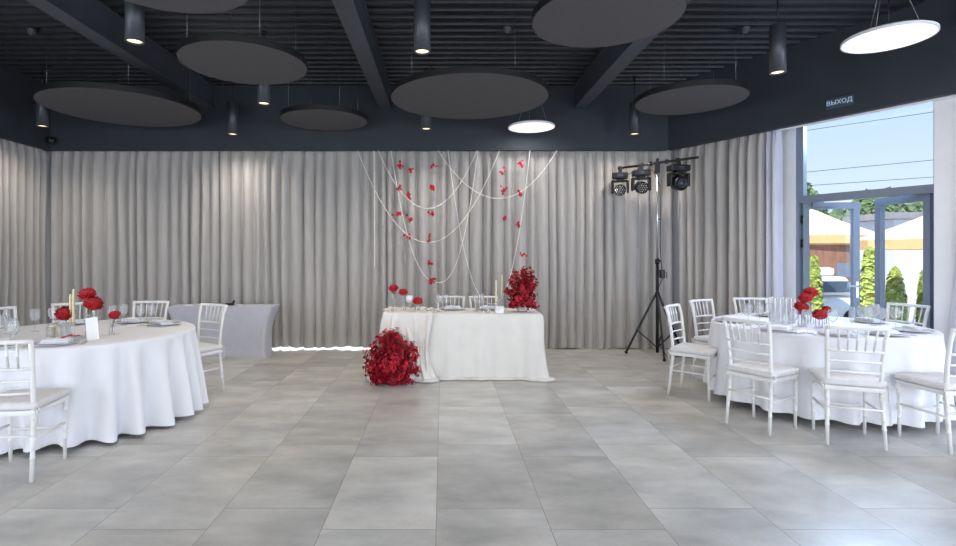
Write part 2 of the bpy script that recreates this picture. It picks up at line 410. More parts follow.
light_disc(1.23, 7.34, .32, 'white lit disc in front of the back wall above the red bouquet', 12, hz=3.19)

# ---------------------------------------------------------------- pendant lamps
def pendant(x, y, label):
    zb = 3.12; t = thing('pendant_lamp', label, 'lamp', (x, y, zb), 0, 'cylinder pendant lamps')
    r = .069; Lc = .45
    part('housing', MB().lathe([(r-.012, .03), (r-.012, 0), (r, 0), (r, Lc-.01), (r-.01, Lc), (0, Lc)], n=28, smooth=True), M_lampb, t)
    part('lens', MB().lathe([(0, .012), (r-.012, .012)], n=28), M_glow, t)
    part('rod', MB().tube([(0, 0, Lc-.002), (0, 0, 3.93-zb)], .008, 8), M_blackm, t)
    part('canopy', MB().lathe([(0, 3.9-zb), (.03, 3.9-zb), (.03, 3.93-zb), (0, 3.93-zb)], n=20), M_blackm, t)
    s = light('SPOT', 'pendant_spot', (x, y, zb-.02), 56, (1, .92, .8), target=(x, y, 0), spot_size=R(150), spot_blend=.9, shadow_soft_size=.06)
for x, y, lb in [(-2.44, 4.20, 'cylinder pendant lamp lit just below the top left disc'),
                 (-.17, 4.41, 'cylinder pendant lamp at the top centre, right of the middle beam'),
                 (-2.0, 5.93, 'cylinder pendant lamp half hidden behind the upper left disc'),
                 (-2.95, 7.45, 'cylinder pendant lamp hanging left of the smallest disc, near the back wall'),
                 (-.22, 7.13, 'cylinder pendant lamp peeking out below the central disc'),
                 (2.695, 7.44, 'cylinder pendant lamp near the back wall above the lighting stand'),
                 (3.11, 4.92, 'cylinder pendant lamp at the right, left of the big lit disc'),
                 (-5.27, 6.98, 'cylinder pendant lamp in the left corner above the curtain')]:
    pendant(x, y, lb)

# detectors, camera, exit sign
def detector(px, py, lb):
    Y = 530*2.49/(254-py-2); X = (px-442.6)/530*Y
    t = thing('smoke_detector', lb, 'smoke detector', (X, Y, 3.87), 0, 'smoke detectors on the ceiling')
    part('base', MB().lathe([(0, .06), (.05, .06), (.05, .035), (0, .035)], n=20), M_lampb, t)
    part('sensor', MB().lathe([(0, -.01), (.02, -.01), (.032, .005), (.045, .018), (.045, .035)], n=20), M_disc, t)
detector(32, 27, 'smoke detector on the ribs at the far left')
detector(507, 25, 'smoke detector on the ribs between the central and the top right discs')
detector(745, 25, 'smoke detector on the ribs left of the right pendant lamp')
t = thing('dome_camera', 'small dark dome camera on the back wall band in the left corner', 'camera', (-5.74, 7.77, 3.1))
part('bracket', MB().box((0, .05, .03), (.05, .07, .05)), M_black, t); part('dome', MB().lathe([(0, -.06), (.035, -.05), (.055, -.02), (.06, .02), (.045, .05), (0, .055)], n=24), M_blackm, t)
M_sign = mat('dark_teal_sign', (58, 80, 98), .35, noise=.05); M_letter = mat('pale_sign_letters', (214, 228, 238), .5)
sg = thing('exit_sign', 'small dark exit sign with pale Cyrillic letters above the window', 'sign')
c = W(2.235, -.012, 3.13); sg.matrix_basis = Matrix.Translation(c) @ RU.to_4x4()
part('sign_panel', MB().box((0, 0, 0), (.265, .02, .115), bevel=.003), M_sign, sg)
fc = bpy.data.curves.new('lettering', 'FONT'); fc.body = '\u0412\u042b\u0425\u041e\u0414'; fc.size = .068; fc.offset = .0006; fc.align_x = 'CENTER'; fc.align_y = 'CENTER'; fc.extrude = .002
fo = bpy.data.objects.new('tmp', fc); COL.objects.link(fo); dg = bpy.context.evaluated_depsgraph_get(); dg.update()
fm = bpy.data.meshes.new_from_object(fo.evaluated_get(dg)); bpy.data.objects.remove(fo)
lt = part('lettering', fm, M_letter, sg); lt.location = (0, -.0135, 0); lt.rotation_euler = (R(90), 0, 0)

# ---------------------------------------------------------------- chiavari chair
def turned(mb, a, b, r0, r1, rings=(), n=8):
    a = Vector(a); b = Vector(b); fr = [0]
    pts = [(0, r0)]
    for q in rings: pts += [(q-.012, r0+(r1-r0)*q), (q, (r0+(r1-r0)*q)*1.28), (q+.012, r0+(r1-r0)*q)]
    pts.append((1, r1)); mb.tube([a.lerp(b, f) for f, _ in pts], [r for _, r in pts], n)
def make_chair():
    t = thing('chiavari_chair', 'x', 'chair')
    for s in (-1, 1):
        m = MB(); turned(m, (s*.18, -.215, 0), (s*.168, -.17, .43), .0125, .017, (.35, .5, .82, .9)); part('rear_leg', m, M_white, t)
        m = MB(); turned(m, (s*.172, .17, 0), (s*.178, .165, .43), .0115, .017, (.35, .5, .82, .9)); part('front_leg', m, M_white, t)
        m = MB(); m.tube([(s*.168, -.17, .43), (s*.168, -.175, .52), (s*.172, -.188, .66), (s*.18, -.212, .81), (s*.189, -.242, .905)], [.0165, .016, .0155, .0155, .015], 8)
        part('back_post', m, M_white, t)
        for z in (.26,):
            m = MB(); m.tube([(s*.18, -.195, z), (s*.176, .167, z)], .0095, 6); part('side_stretcher', m, M_white, t)
    m = MB(); m.tube([(-.18, -.193, .285), (.18, -.193, .285)], .0095, 6); part('rear_stretcher', m, M_white, t)
    m = MB(); m.tube([(-.176, .168, .225), (.176, .168, .225)], .0095, 6); part('front_stretcher', m, M_white, t)
    m = MB(); m.box((0, -.005, .43), (.385, .385, .035), bevel=.012); part('seat', m, M_white, t)
    m = MB(); m.box((0, 0, .474), (.392, .395, .05), bevel=.02); cu = part('cushion', m, M_cushion, t, 'white padded seat cushion')
    for f in cu.data.polygons: f.use_smooth = True
    for s in (-1, 1):
        m = MB(); m.tube([(s*.19, -.18, .462), (s*.21, -.2, .47), (s*.222, -.2, .455), (s*.205, -.198, .448), (s*.196, -.19, .46), (s*.205, -.2, .43), (s*.2, -.2, .36)], .0045, 5); part('cushion_tie', m, M_cushion, cu)
    def rail(z, r, name, w):
        y0 = -.17-.07*((z-.43)/.455)**1.6
        pts = [(w*k/6, y0-.022*(1-(k/6)**2), z) for k in range(-6, 7)]
        m = MB(); m.tube(pts, r, 8); part(name, m, M_white, t); return y0-.022
    ytop = rail(.893, .0155, 'top_rail', .192); ymid = rail(.715, .010, 'cross_rail', .175)
    rail(.635, .0085, 'cross_rail', .171); rail(.555, .0085, 'cross_rail', .168)
    for k in range(-2, 3):
        m = MB(); x = k*.057; cy = .022*(k*.36)**2*.5
        turned(m, (x*.93, ymid+cy, .715), (x*1.06, ytop+cy, .893), .0075, .0075, (.5,), 6); part('spindle', m, M_white, t)
    return t
proto = make_chair(); used = [False]
LT = Vector((-3.2, 4.7)); RT = Vector((3.66, 5.2))
def chair(x, y, face, label, group):
    place(proto, used, (x, y, 0), R(face-90), label, group)
GL = 'white chairs round the left table'; GR = 'white chairs round the right table'; GH = 'white chairs behind the head table'
chair(-2.80, 3.53, 98, 'large white chiavari chair in the left foreground, its back to the viewer', GL)
chair(-2.55, 5.44, 243, 'white chiavari chair standing alone at the right side of the left round table', GL)
chair(-3.30, 5.78, 272, 'white chair behind the left table, in front of the stretch-covered table', GL)
chair(-3.90, 5.62, 307, 'white chair behind the candles of the left table', GL)
chair(-4.24, 5.16, 336, 'white chair at the left edge, facing the left table from behind the wine glasses', GL)
chair(2.585, 5.40, -43, 'leftmost white chair of the right table, turned sideways beside the lighting stand', GR)
chair(3.14, 6.0, -62, 'white chair second from the left at the right table, partly behind the tablecloth', GR)
chair(3.72, 6.22, 264, 'white chair on the far side of the right table, left of the roses', GR)
chair(4.73, 5.57, 198, 'white chair at the right table just before the open door', GR)
chair(2.69, 4.46, 29, 'white chair front left of the right table with its back three-quarter to the viewer', GR)
chair(3.15, 4.14, 69, 'white chair front and centre of the right table, seen from behind', GR)
chair(3.80, 4.04, 97, 'white chair cut by the right edge of the photo at the right table', GR)
chair(.11, 7.0, 270, 'white chair behind the left plate of the head table', GH)
chair(.555, 7.0, 270, 'white chair behind the right plate of the head table, by the candles', GH)
for o in list(COL.objects):
    if o.get('group') == GH: o.scale = (.97, .97, .955)

# ---------------------------------------------------------------- round tables
def round_table(c, label, cl_label, seed, nf=27, hem=.03, fa=.082):
    t = thing('round_table', label, 'table', (c.x, c.y, 0), 0, 'round banquet tables')
    part('tabletop', MB().lathe([(0, .715), (.885, .715), (.885, .74), (0, .74)], n=64, smooth=False), M_white, t)
    for k in range(4):
        a = R(32+90*k); m = MB(); m.tube([(.74*math.cos(a), .74*math.sin(a), .04), (.62*math.cos(a), .62*math.sin(a), .715)], .014, 8)
        l = part('leg', m, M_steel, t); part('foot', MB().tube([(.745*math.cos(a), .745*math.sin(a), 0), (.74*math.cos(a), .74*math.sin(a), .05)], .019, 10), M_black, l)
    rd = random.Random(seed); xs = [0]
    while len(xs) < nf+1: xs.append(xs[-1]+rd.uniform(.7, 1.3))
    xs = [x/xs[-1] for x in xs]; am = [rd.uniform(.5, 1.2) for _ in range(nf)]; am.append(am[0]); hm = [rd.uniform(.0, .03) for _ in range(nf)]; hm.append(hm[0])
    import bisect
    m = MB()
    prof = [(0.0, 0), (.02, .0)]
    def fn(u, v):
        i = min(bisect.bisect_right(xs, u)-1, nf-1) if u < 1 else nf-1
        f = (u-xs[i])/(xs[i+1]-xs[i]); a = am[i]*(1-f)+am[i+1]*f
        th = 2*math.pi*u
        if v < .2: return Vector((.9*v/.2*math.cos(th), .9*v/.2*math.sin(th), .752))
        k = (v-.2)/.8
        if k < .08:
            q = k/.08*math.pi/2; return Vector(((.9+.01*math.sin(q))*math.cos(th), (.9+.01*math.sin(q))*math.sin(th), .752-.012*(1-math.cos(q))))
        d = (k-.08)/.92
        w = math.cos(2*math.pi*f); w = math.copysign(abs(w)**.8, w)
        r = .915+.03*d+fa*a*w*(d**.8)
        z = .74-d*(.74-hem-hm[i]*(1-f)-hm[i+1]*f)
        th += .02*math.sin(u*2*math.pi*5)*d
        return Vector((r*math.cos(th), r*math.sin(th), z))
    m.grid(fn, nf*14, 30, wrap=True)
    bmesh.ops.remove_doubles(m.bm, verts=m.bm.verts[:], dist=1e-5)
    o = part('tablecloth', m, M_cloth); o.location = (c.x, c.y, 0); tag(o, cl_label, 'tablecloth', 'round white tablecloths')
    o.rotation_euler.z = R(11*seed)
round_table(LT, 'round table under the white cloth at the left', 'floor-length white cloth with deep folds on the left round table', 3, hem=.02)
round_table(RT, 'round table under the cloth by the door, black feet showing', 'white cloth on the right round table in front of the door', 5, nf=22, hem=.05, fa=.05)

# ---------------------------------------------------------------- stretch-covered side table
t = thing('side_table', 'rectangular side table under the stretch cover by the back curtain', 'table', (-3.13, 7.6, 0))
part('tabletop', MB().box((0, 0, .675), (1.42, .36, .025)), M_white, t)
for sx in (-1, 1):
    for sy in (-1, 1): part('leg', MB().tube([(sx*.58, sy*.14, 0), (sx*.58, sy*.14, .665)], .013, 8), M_steel, t)
m = MB()
def rect_pt(u, a, b, r):
    # rounded rectangle by parameter
    per = 2*(a+b); s = u*per*2; seg = [(-a, -b, 1, 0, 2*a), (a, -b, 0, 1, 2*b), (a, b, -1, 0, 2*a), (-a, b, 0, -1, 2*b)]
    for x, y, dx, dy, L in seg:
        if s <= L: return x+dx*s, y+dy*s
        s -= L
    return -a, -b
def fn(u, v):
    z = .70*(1-v); k = min(1, (1-z/.70)/.72); pinch = .115*(1-(1-k)**2.2)
    a, b = .745-pinch, .19-pinch*.25
    if v > .93: a += .015*(v-.93)/.07; b += .01
    x, y = rect_pt(u, a, b, 0)
    bow = .03*math.sin(math.pi*min(1, v/.95))
    if abs(y) > b-1e-6: y -= math.copysign(bow*math.cos(x/a*math.pi/2)**.5 if abs(x) < a else 0, y)
    return Vector((x, y, z))
m.grid(fn, 96, 20, wrap=True)
m.box((0, 0, .698), (1.486, .376, .006))
o = part('stretch_cover', m, M_stretch); o.location = (-3.13, 7.6, 0); tag(o, 'pale grey stretch cover pulled tight over the side table at the back', 'table cover')
for k, (x, y, w, rz) in enumerate([(-3.62, 7.62, .2, .1), (-3.45, 7.6, .2, -.15), (-3.28, 7.63, .16, .3)]):
    m = MB(); m.grid(lambda u, v: Vector(((u-.5)*w, (v-.5)*.16, .006+.012*math.sin(u*5)*math.sin(v*4+k))), 8, 8); m.box((0, 0, .003), (w*.9, .14, .006))
    o = part('folded_cloth', m, M_paper); o.location = (x, y, .702); o.rotation_euler.z = rz
    tag(o, ['white folded cloth at the left end of the side table', 'white folded cloth in the middle of the row on the side table', 'small white folded cloth nearest the black object on the side table'][k], 'napkin', 'white cloths on the side table')
t = thing('card_terminal', 'small black device lying on the side table', 'device', (-3.06, 7.62, .702), .3)
part('body', MB().box((0, 0, .018), (.12, .07, .03), bevel=.006), M_black, t); part('raised_screen', MB().box((.05, 0, .045), (.03, .06, .05), Matrix.Rotation(R(25), 3, 'Y'), bevel=.004), M_blackm, t)

# ---------------------------------------------------------------- head table
HT = Vector((.235, 6.42))
t = thing('head_table', 'rectangular head table under the white cloth in front of the curtain', 'table', (HT.x, HT.y, 0))
part('tabletop', MB().box((0, 0, .722), (1.76, .62, .03)), M_white, t)
for sx in (-1, 1):
    for sy in (-1, 1): part('leg', MB().tube([(sx*.8, sy*.24, 0), (sx*.8, sy*.24, .71)], .014, 8), M_steel, t)
def rr(u, a, b, r):
    per = [(2*(a-r)), math.pi*r/2, 2*(b-r), math.pi*r/2]*2; T = sum(per); s = u*T
    cx = [(-a+r, -b, 0), (a-r, -b+r, 1), (a, -b+r, 0), (a-r, b-r, 1), (a-r, b, 0), (-a+r, b-r, 1), (-a, b-r, 0), (-a+r, -b+r, 1)]
    dr = [(1, 0), None, (0, 1), None, (-1, 0), None, (0, -1), None]; st = [0, -90, 0, 0, 0, 90, 0, 180]
    for k in range(8):
        if s <= per[k] or k == 7:
            s = min(s, per[k])
            if dr[k]:
                x = cx[k][0]+dr[k][0]*s; y = cx[k][1]+dr[k][1]*s; n = (dr[k][1], -dr[k][0])
            else:
                a_ = R(st[k]+90*s/per[k]); x = cx[k][0]+r*math.cos(a_); y = cx[k][1]+r*math.sin(a_); n = (math.cos(a_), math.sin(a_))
            return x, y, n
        s -= per[k]
def cloth_fn(u, v):
    x, y, n = rr(u, .925, .335, .05)
    corner = max(0, 1-min(abs(abs(x)-.91), 1)*5)*max(0, 1-min(abs(abs(y)-.335), 1)*4)
    if v < .15: k = v/.15; return Vector((x*k, y*k, .752))
    d = (v-.15)/.85
    if d < .8:
        q = d/.8; z = .752-.748*q**1.02
        out = .012*min(1, q*8)+.015*q+.06*corner*q**2
        fold = (.012*math.sin(u*97)+.010*math.sin(u*171+2)+.006*math.sin(u*61+q*3))*q*(1+5*corner)
    else:
        q = (d-.8)/.2; z = .006+.010*abs(math.sin(u*140+q*2))*(1-q)+.03*(1-q)**2*abs(math.sin(u*83))
        out = .027+.06*corner+q*(.03+.05*corner+.012*math.sin(u*120))
        fold = (.012*math.sin(u*97)+.010*math.sin(u*171+2))*(1+5*corner)*(1-q*.5)
    return Vector((x+n[0]*(out+fold), y+n[1]*(out+fold), z))
m = MB(); m.grid(cloth_fn, 420, 34, wrap=True); bmesh.ops.remove_doubles(m.bm, verts=m.bm.verts[:], dist=1e-5)
o = part('tablecloth', m, M_linen); o.location = (HT.x, HT.y, 0); tag(o, 'ivory floor-length cloth pooling on the floor round the head table', 'tablecloth')
# crumpled runner over the left end of the head table
def run_fn(u, v):
    x = -.93+u*.56
    w = math.sin(u*19+v*5)*.5+math.sin(u*31-v*7+1)*.3+math.sin(u*11+v*11)*.35+math.sin(u*47+v*3)*.2
    if v < .3:
        q = v/.3; return Vector((x+.02*math.sin(q*9), .3-.66*q, .768+.010*w))
    q = (v-.3)/.7
    if q < .85:
        q2 = q/.85; z = .768-.735*q2
        gather = -.05*math.sin(math.pi*q2)*(u-.2)
        return Vector((x+gather-.03*q2*(1-u)+.09*q2*q2*u+.03*math.sin(v*8+u*5), -.39-.035*q2-.05*w*min(1, q2*4)-.07*abs(w)*min(1, q2*3), z))
    q3 = (q-.85)/.15
    return Vector((x-.03*(1-u)+.09*u+.03*math.sin(v*8+u*5), -.44-.07*q3-.03*w-.04*abs(w)*(1-q3), .012+.022*(1-q3)+.012*abs(w)*(1-q3*.6)))
m = MB(); m.grid(run_fn, 90, 70)
o = part('table_runner', m, M_linen); o.location = (HT.x, HT.y, 0)
so = o.modifiers.new('thickness', 'SOLIDIFY'); so.thickness = .004
tag(o, 'crumpled ivory drape over the left end of the head table, behind the floor bouquet', 'table runner')

# ---------------------------------------------------------------- flowers
def floret(mb, c, n, r, rd, np_=5):
    n = Vector(n).normalized(); a = n.orthogonal().normalized(); b = n.cross(a); ph = rd.uniform(0, 6)
    c = Vector(c); cen = mb.bm.verts.new(c)
    for k in range(np_):
        t = ph+2*math.pi*k/np_; d = math.cos(t)*a+math.sin(t)*b; s_ = -math.sin(t)*a+math.cos(t)*b
        l = r*rd.uniform(.85, 1.15); w = r*.42
        p1 = mb.bm.verts.new(c+d*l*.55+s_*w+n*r*.16); p2 = mb.bm.verts.new(c+d*l+n*r*rd.uniform(-.25, .35)); p3 = mb.bm.verts.new(c+d*l*.55-s_*w+n*r*.16); p0 = mb.bm.verts.new(c+d*l*.6-n*r*.05)
        for tri in ((cen, p1, p0), (cen, p0, p3), (p1, p2, p0), (p0, p2, p3)): mb.bm.faces.new(tri)
def bouquet(name, label, cat, loc, axes, nb, seed, fr, up_bias, base):
    """branches of small florets springing from a low centre"""
    rd = random.Random(seed); t = thing(name, label, cat, loc)
    A = MB(); B = MB(); S = MB()
    for i in range(nb):
        th = rd.uniform(0, 2*math.pi); ph = math.acos(rd.uniform(up_bias, 1)) if i % 9 else rd.uniform(.0, .5)
        d = Vector((math.cos(th)*math.sin(ph), math.sin(th)*math.sin(ph), math.cos(ph)))
        L = rd.uniform(.80, 1.0)*(1.1 if rd.random() < .18 else 1)
        end = Vector((d.x*axes[0]*L, d.y*axes[1]*L, max(.03, axes[2]*.42+d.z*axes[2]*.6*L)))
        st = Vector((0, 0, .05)); mid = st.lerp(end, .5)+Vector((0, 0, .04))
        pts = [st, mid, end]; S.tube(pts, [.004, .003, .002], 4)
        for k in range(13):
            f = .32+.68*k/12; p = (1-f)**2*st+2*f*(1-f)*mid+f*f*end
            for j in range(3):
                off = Vector((rd.gauss(0, 1), rd.gauss(0, 1), rd.gauss(0, 1)))*fr*.95*(1.15-.5*f)
                q = p+off; q.z = max(.012, q.z)
                nn = (q-Vector((0, 0, axes[2]*.35))).normalized()+Vector((rd.uniform(-.6, .6), rd.uniform(-.6, .6), rd.uniform(-.3, .6)))
                floret(A if rd.random() < .68 else B, q, nn, fr*rd.uniform(.8, 1.25), rd)
    o = part('crimson_blossoms', A, M_crim, t); o['kind'] = 'stuff'
    o = part('dark_blossoms', B, M_crimd, t); o['kind'] = 'stuff'
    part('stems', S, M_green, t)
    base(t)
    return t
bouquet('flower_arrangement', 'large crimson flower arrangement on the floor in front of the head table', 'flowers', (-.55, 5.86, 0), (.345, .155, .585), 110, 11, .021, -.75,
        lambda t: part('flower_foam', MB().lathe([(0, .0), (.07, .0), (.08, .05), (.05, .08), (0, .09)], n=16), M_crimd, t))
bouquet('flower_arrangement', 'tall crimson flower arrangement standing on the right end of the head table', 'flowers', (.95, 6.30, .754), (.215, .17, .52), 62, 23, .018, -.55,
        lambda t: part('bowl', MB().lathe([(0, .0), (.05, .0), (.07, .03), (.075, .06), (.068, .06), (.06, .03), (0, .02)], n=20), M_glass, t))

def rose_mesh(r, seed):
    rd = random.Random(seed); m = MB()
    for ring, (n, the, rad, sp) in enumerate([(4, 6, .62, 60), (5, 18, .78, 48), (7, 36, .88, 38), (8, 56, .95, 34), (9, 78, 1.0, 32), (8, 100, .98, 30)]):
        for k in range(n):
            th = 2*math.pi*(k+rd.random()*.5)/n+ring; te = R(the+rd.uniform(-8, 8)); wv = rd.uniform(0, 6); ra = rad*rd.uniform(.92, 1.08)
            def fn(u, v):
                po = R(165)+(te-R(165))*v; az = th+R(sp)*(u-.5)*2*min(1, .35+v)
                q = ra*(1+.2*math.sin(u*12+wv)*v*v+.26*v**4)
                return Vector((q*math.sin(po)*math.cos(az)*r, q*math.sin(po)*math.sin(az)*r, (.55+q*math.cos(po)*.98-.06*abs(u-.5)*v)*r))
            m.grid(fn, 5, 5)
    return m.mesh('blossom')
ROSES = [rose_mesh(1, s) for s in range(3)]
for me in ROSES: me.materials.append(M_red)
rc = [0]
VP = {'jar': [(0, .004), (.03, .004), (.034, .01), (.034, .09), (.026, .1), (.028, .115), (.026, .115), (.024, .1), (.031, .088), (.031, .012), (0, .01)],
      'tall': [(0, .004), (.028, .004), (.03, .01), (.026, .06), (.028, .17), (.034, .2), (.032, .2), (.026, .17), (.023, .06), (.027, .012), (0, .01)],
      'bud': [(0, .004), (.02, .004), (.024, .015), (.022, .05), (.012, .08), (.014, .12), (.012, .12), (.01, .08), (.019, .05), (.02, .012), (0, .01)]}
def rose_vase(x, y, z, kind, heads, label, group):
    """a glass vase holding one or more red blooms; heads = (dx, dy, height, radius)"""
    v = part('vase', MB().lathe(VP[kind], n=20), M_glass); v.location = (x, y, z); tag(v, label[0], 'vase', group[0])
    for i, (dx, dy, h, r) in enumerate(heads):
        t = thing('red_rose', label[1+i], 'flower', (x, y, z+.012), 0, group[1])
        hh = h-z-.012
        part('stem', MB().tube([(0, 0, 0), (dx*.15, dy*.15, hh*.4), (dx, dy, hh-r*.3)], [.003, .003, .0035], 6), M_green, t)
        m = MB(); m.lathe([(.004, 0), (r*.35, r*.25), (r*.45, r*.5)], (dx, dy, hh-r*.35), 8); part('sepals', m, M_green, t)
        for q in (.45, .62):
            m = MB(); a = q*20+i; p = Vector((dx*q, dy*q, hh*q))
            m.grid(lambda u, v_: p+Vector((math.cos(a)*u*.05-math.sin(a)*(v_-.5)*.03*math.sin(math.pi*u), math.sin(a)*u*.05+math.cos(a)*(v_-.5)*.03*math.sin(math.pi*u), .02*u-.02*u*u)), 5, 3)
            part('leaf', m, M_green, t)
        b = bpy.data.objects.new('blossom', ROSES[rc[0] % 3]); COL.objects.link(b); b.parent = t; rc[0] += 1
        b.location = (dx, dy, hh-r*.35); b.scale = (r, r, r); b.rotation_euler = (R(20*math.sin(rc[0]*2)), R(16*math.cos(rc[0]*3)), rc[0])
TZ = .755
GVL = ('glass vases on the left table', 'red blooms on the left table'); GVR = ('glass vases on the right table', 'red blooms on the right table'); GVH = ('glass vases on the head table', 'red blooms on the head table')
rose_vase(-3.14, 4.42, TZ, 'jar', [(0, 0, .935, .054)], ('squat glass jar under the big red bloom left of the candles', 'big red bloom left of the candles on the left table'), GVL)
rose_vase(-2.91, 4.36, TZ, 'tall', [(-.02, .02, 1.10, .05), (.04, -.02, 1.025, .055)], ('tall glass vase right of the candles on the left table', 'topmost red bloom right of the candles on the left table', 'lower full red bloom leaning to the right above the card on the left table'), GVL)
rose_vase(-2.82, 4.52, TZ, 'bud', [(.03, .0, .915, .035)], ('small bud vase behind the white card on the left table', 'small red bloom behind the white card on the left table'), GVL)
rose_vase(3.59, 5.17, TZ, 'tall', [(0, 0, 1.055, .049)], ('tall glass vase under the highest bloom on the right table', 'highest red bloom on the right table'), GVR)
rose_vase(3.50, 5.12, TZ, 'tall', [(0, 0, 1.005, .046)], ('tall glass vase left of the highest bloom on the right table', 'red bloom just below and left of the highest one on the right table'), GVR)
rose_vase(3.40, 5.02, TZ, 'jar', [(-.01, 0, .93, .046)], ('leftmost glass jar of blooms on the right table', 'leftmost red bloom on the right table'), GVR)
rose_vase(3.50, 4.93, TZ, 'jar', [(.01, -.01, .87, .051)], ('glass jar under the lowest bloom on the right table', 'lowest and widest red bloom on the right table'), GVR)
rose_vase(3.68, 5.08, TZ, 'bud', [(.0, .0, .90, .032)], ('bud vase at the right of the blooms on the right table', 'small red bloom at the right of the group on the right table'), GVR)
rose_vase(-.585, 6.35, TZ, 'tall', [(0, 0, 1.02, .044)], ('leftmost tall vase on the head table', 'leftmost and highest red bloom on the head table'), GVH)
rose_vase(-.47, 6.33, TZ, 'tall', [(0, 0, .975, .043)], ('second tall vase from the left on the head table', 'second red bloom from the left on the head table'), GVH)
rose_vase(-.295, 6.28, TZ, 'jar', [(0, 0, .87, .045)], ('short glass jar on the head table between goblet and bowl', 'low red bloom on the head table right of the white goblet'), GVH)

# candles
def candle(x, y, z, h, label, group, hold=.1):
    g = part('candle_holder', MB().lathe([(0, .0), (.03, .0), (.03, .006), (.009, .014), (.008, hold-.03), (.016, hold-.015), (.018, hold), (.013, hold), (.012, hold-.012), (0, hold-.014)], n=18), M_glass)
    g.location = (x, y, z); tag(g, 'clear glass candlestick holding the '+label, 'candlestick', group[0])
    t = thing('taper_candle', label, 'candle', (x, y, z+hold-.013), 0, group[1])
    part('wax', MB().lathe([(0, 0), (.0115, 0), (.009, h*.9), (.006, h), (0, h)], n=14), M_cream, t)
    part('wick', MB().tube([(0, 0, h-.002), (.001, 0, h+.008)], .0012, 5), M_black, t)
candle(-3.09, 4.40, TZ, .25, 'shorter cream candle on the left table', ('candlesticks on the left table', 'cream candles on the left table'), .115)
candle(-3.05, 4.38, TZ, .29, 'taller cream candle on the left table', ('candlesticks on the left table', 'cream candles on the left table'), .12)
candle(.63, 6.25, TZ, .27, 'left cream candle on the head table', ('candlesticks on the head table', 'cream candles on the head table'), .12)
candle(.72, 6.42, TZ, .29, 'right cream candle on the head table, nearest the bouquet', ('candlesticks on the head table', 'cream candles on the head table'), .16)
# white goblet, marble cube, bowl, card, pillar candle, ribbed vase
t = thing('goblet', 'white candle goblet between the red blooms on the head table', 'goblet', (-.395, 6.3, TZ))
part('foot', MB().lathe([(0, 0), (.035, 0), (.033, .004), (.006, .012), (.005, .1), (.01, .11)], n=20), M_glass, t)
part('cup', MB().lathe([(0, .105), (.02, .108), (.04, .13), (.043, .165), (.036, .19), (0, .192)], n=24), M_marble, t)
o = part('marble_cube', MB().box((0, 0, .04), (.1, .09, .08), bevel=.006), M_marble); o.location = (.66, 6.17, TZ); tag(o, 'small white marble block at the foot of the head table candles', 'candle holder')
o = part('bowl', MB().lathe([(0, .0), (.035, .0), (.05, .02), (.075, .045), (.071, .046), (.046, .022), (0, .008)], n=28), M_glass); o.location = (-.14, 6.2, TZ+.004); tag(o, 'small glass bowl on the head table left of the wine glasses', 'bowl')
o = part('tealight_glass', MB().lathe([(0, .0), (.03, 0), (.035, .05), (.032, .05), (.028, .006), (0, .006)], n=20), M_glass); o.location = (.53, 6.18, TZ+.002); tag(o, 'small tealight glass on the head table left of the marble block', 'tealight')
card = MB(); rot = Matrix.Rotation(R(-12), 3, 'X'); card.box((0, .0, .088), (.085, .003, .18), rot); card.bar((0, .015, .14), (0, .07, .002), .02, .002)
o = part('table_card', card, M_paper); o.location = (-2.79, 4.24, TZ); o.rotation_euler = (0, R(-7), R(22)); tag(o, 'blank white card standing beside the tall vase on the left table', 'card')
t = thing('pillar_candle', 'short cream pillar candle left of the big red bloom on the left table', 'candle', (-3.27, 4.45, TZ))
part('wax', MB().lathe([(0, 0), (.03, 0), (.03, .085), (.02, .09), (0, .085)], n=20), M_cream, t); part('wick', MB().tube([(0, 0, .08), (0, 0, .1)], .0015, 5), M_black, t)
for (x, y, r, h, lb) in [(-3.03, 4.25, .026, .13, 'straight clear tumbler in front of the candles on the left table'), (-3.2, 4.33, .03, .09, 'low clear tumbler in front of the pillar candle on the left table')]:
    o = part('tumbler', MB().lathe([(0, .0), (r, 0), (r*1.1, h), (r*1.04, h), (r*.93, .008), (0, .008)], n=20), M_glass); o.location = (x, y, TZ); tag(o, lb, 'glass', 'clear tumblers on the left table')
M_rib = mat('ribbed_white_glass', (235, 238, 244), .2, noise=.02)
t = thing('ribbed_vase', 'wide ribbed glass cylinder behind the blooms on the right table', 'vase', (3.38, 5.28, TZ))
part('glass_body', MB().lathe([(0, .004), (.105, .004), (.107, .25), (.103, .25), (.101, .01), (0, .01)], n=80, rib=lambda a: .012*math.cos(20*a)), M_glass, t)
for k in range(14):
    a = 2*math.pi*k/14; part('rib', MB().tube([(.109*math.cos(a), .109*math.sin(a), .002), (.109*math.cos(a), .109*math.sin(a), .25)], .0055, 6), M_rib, t)

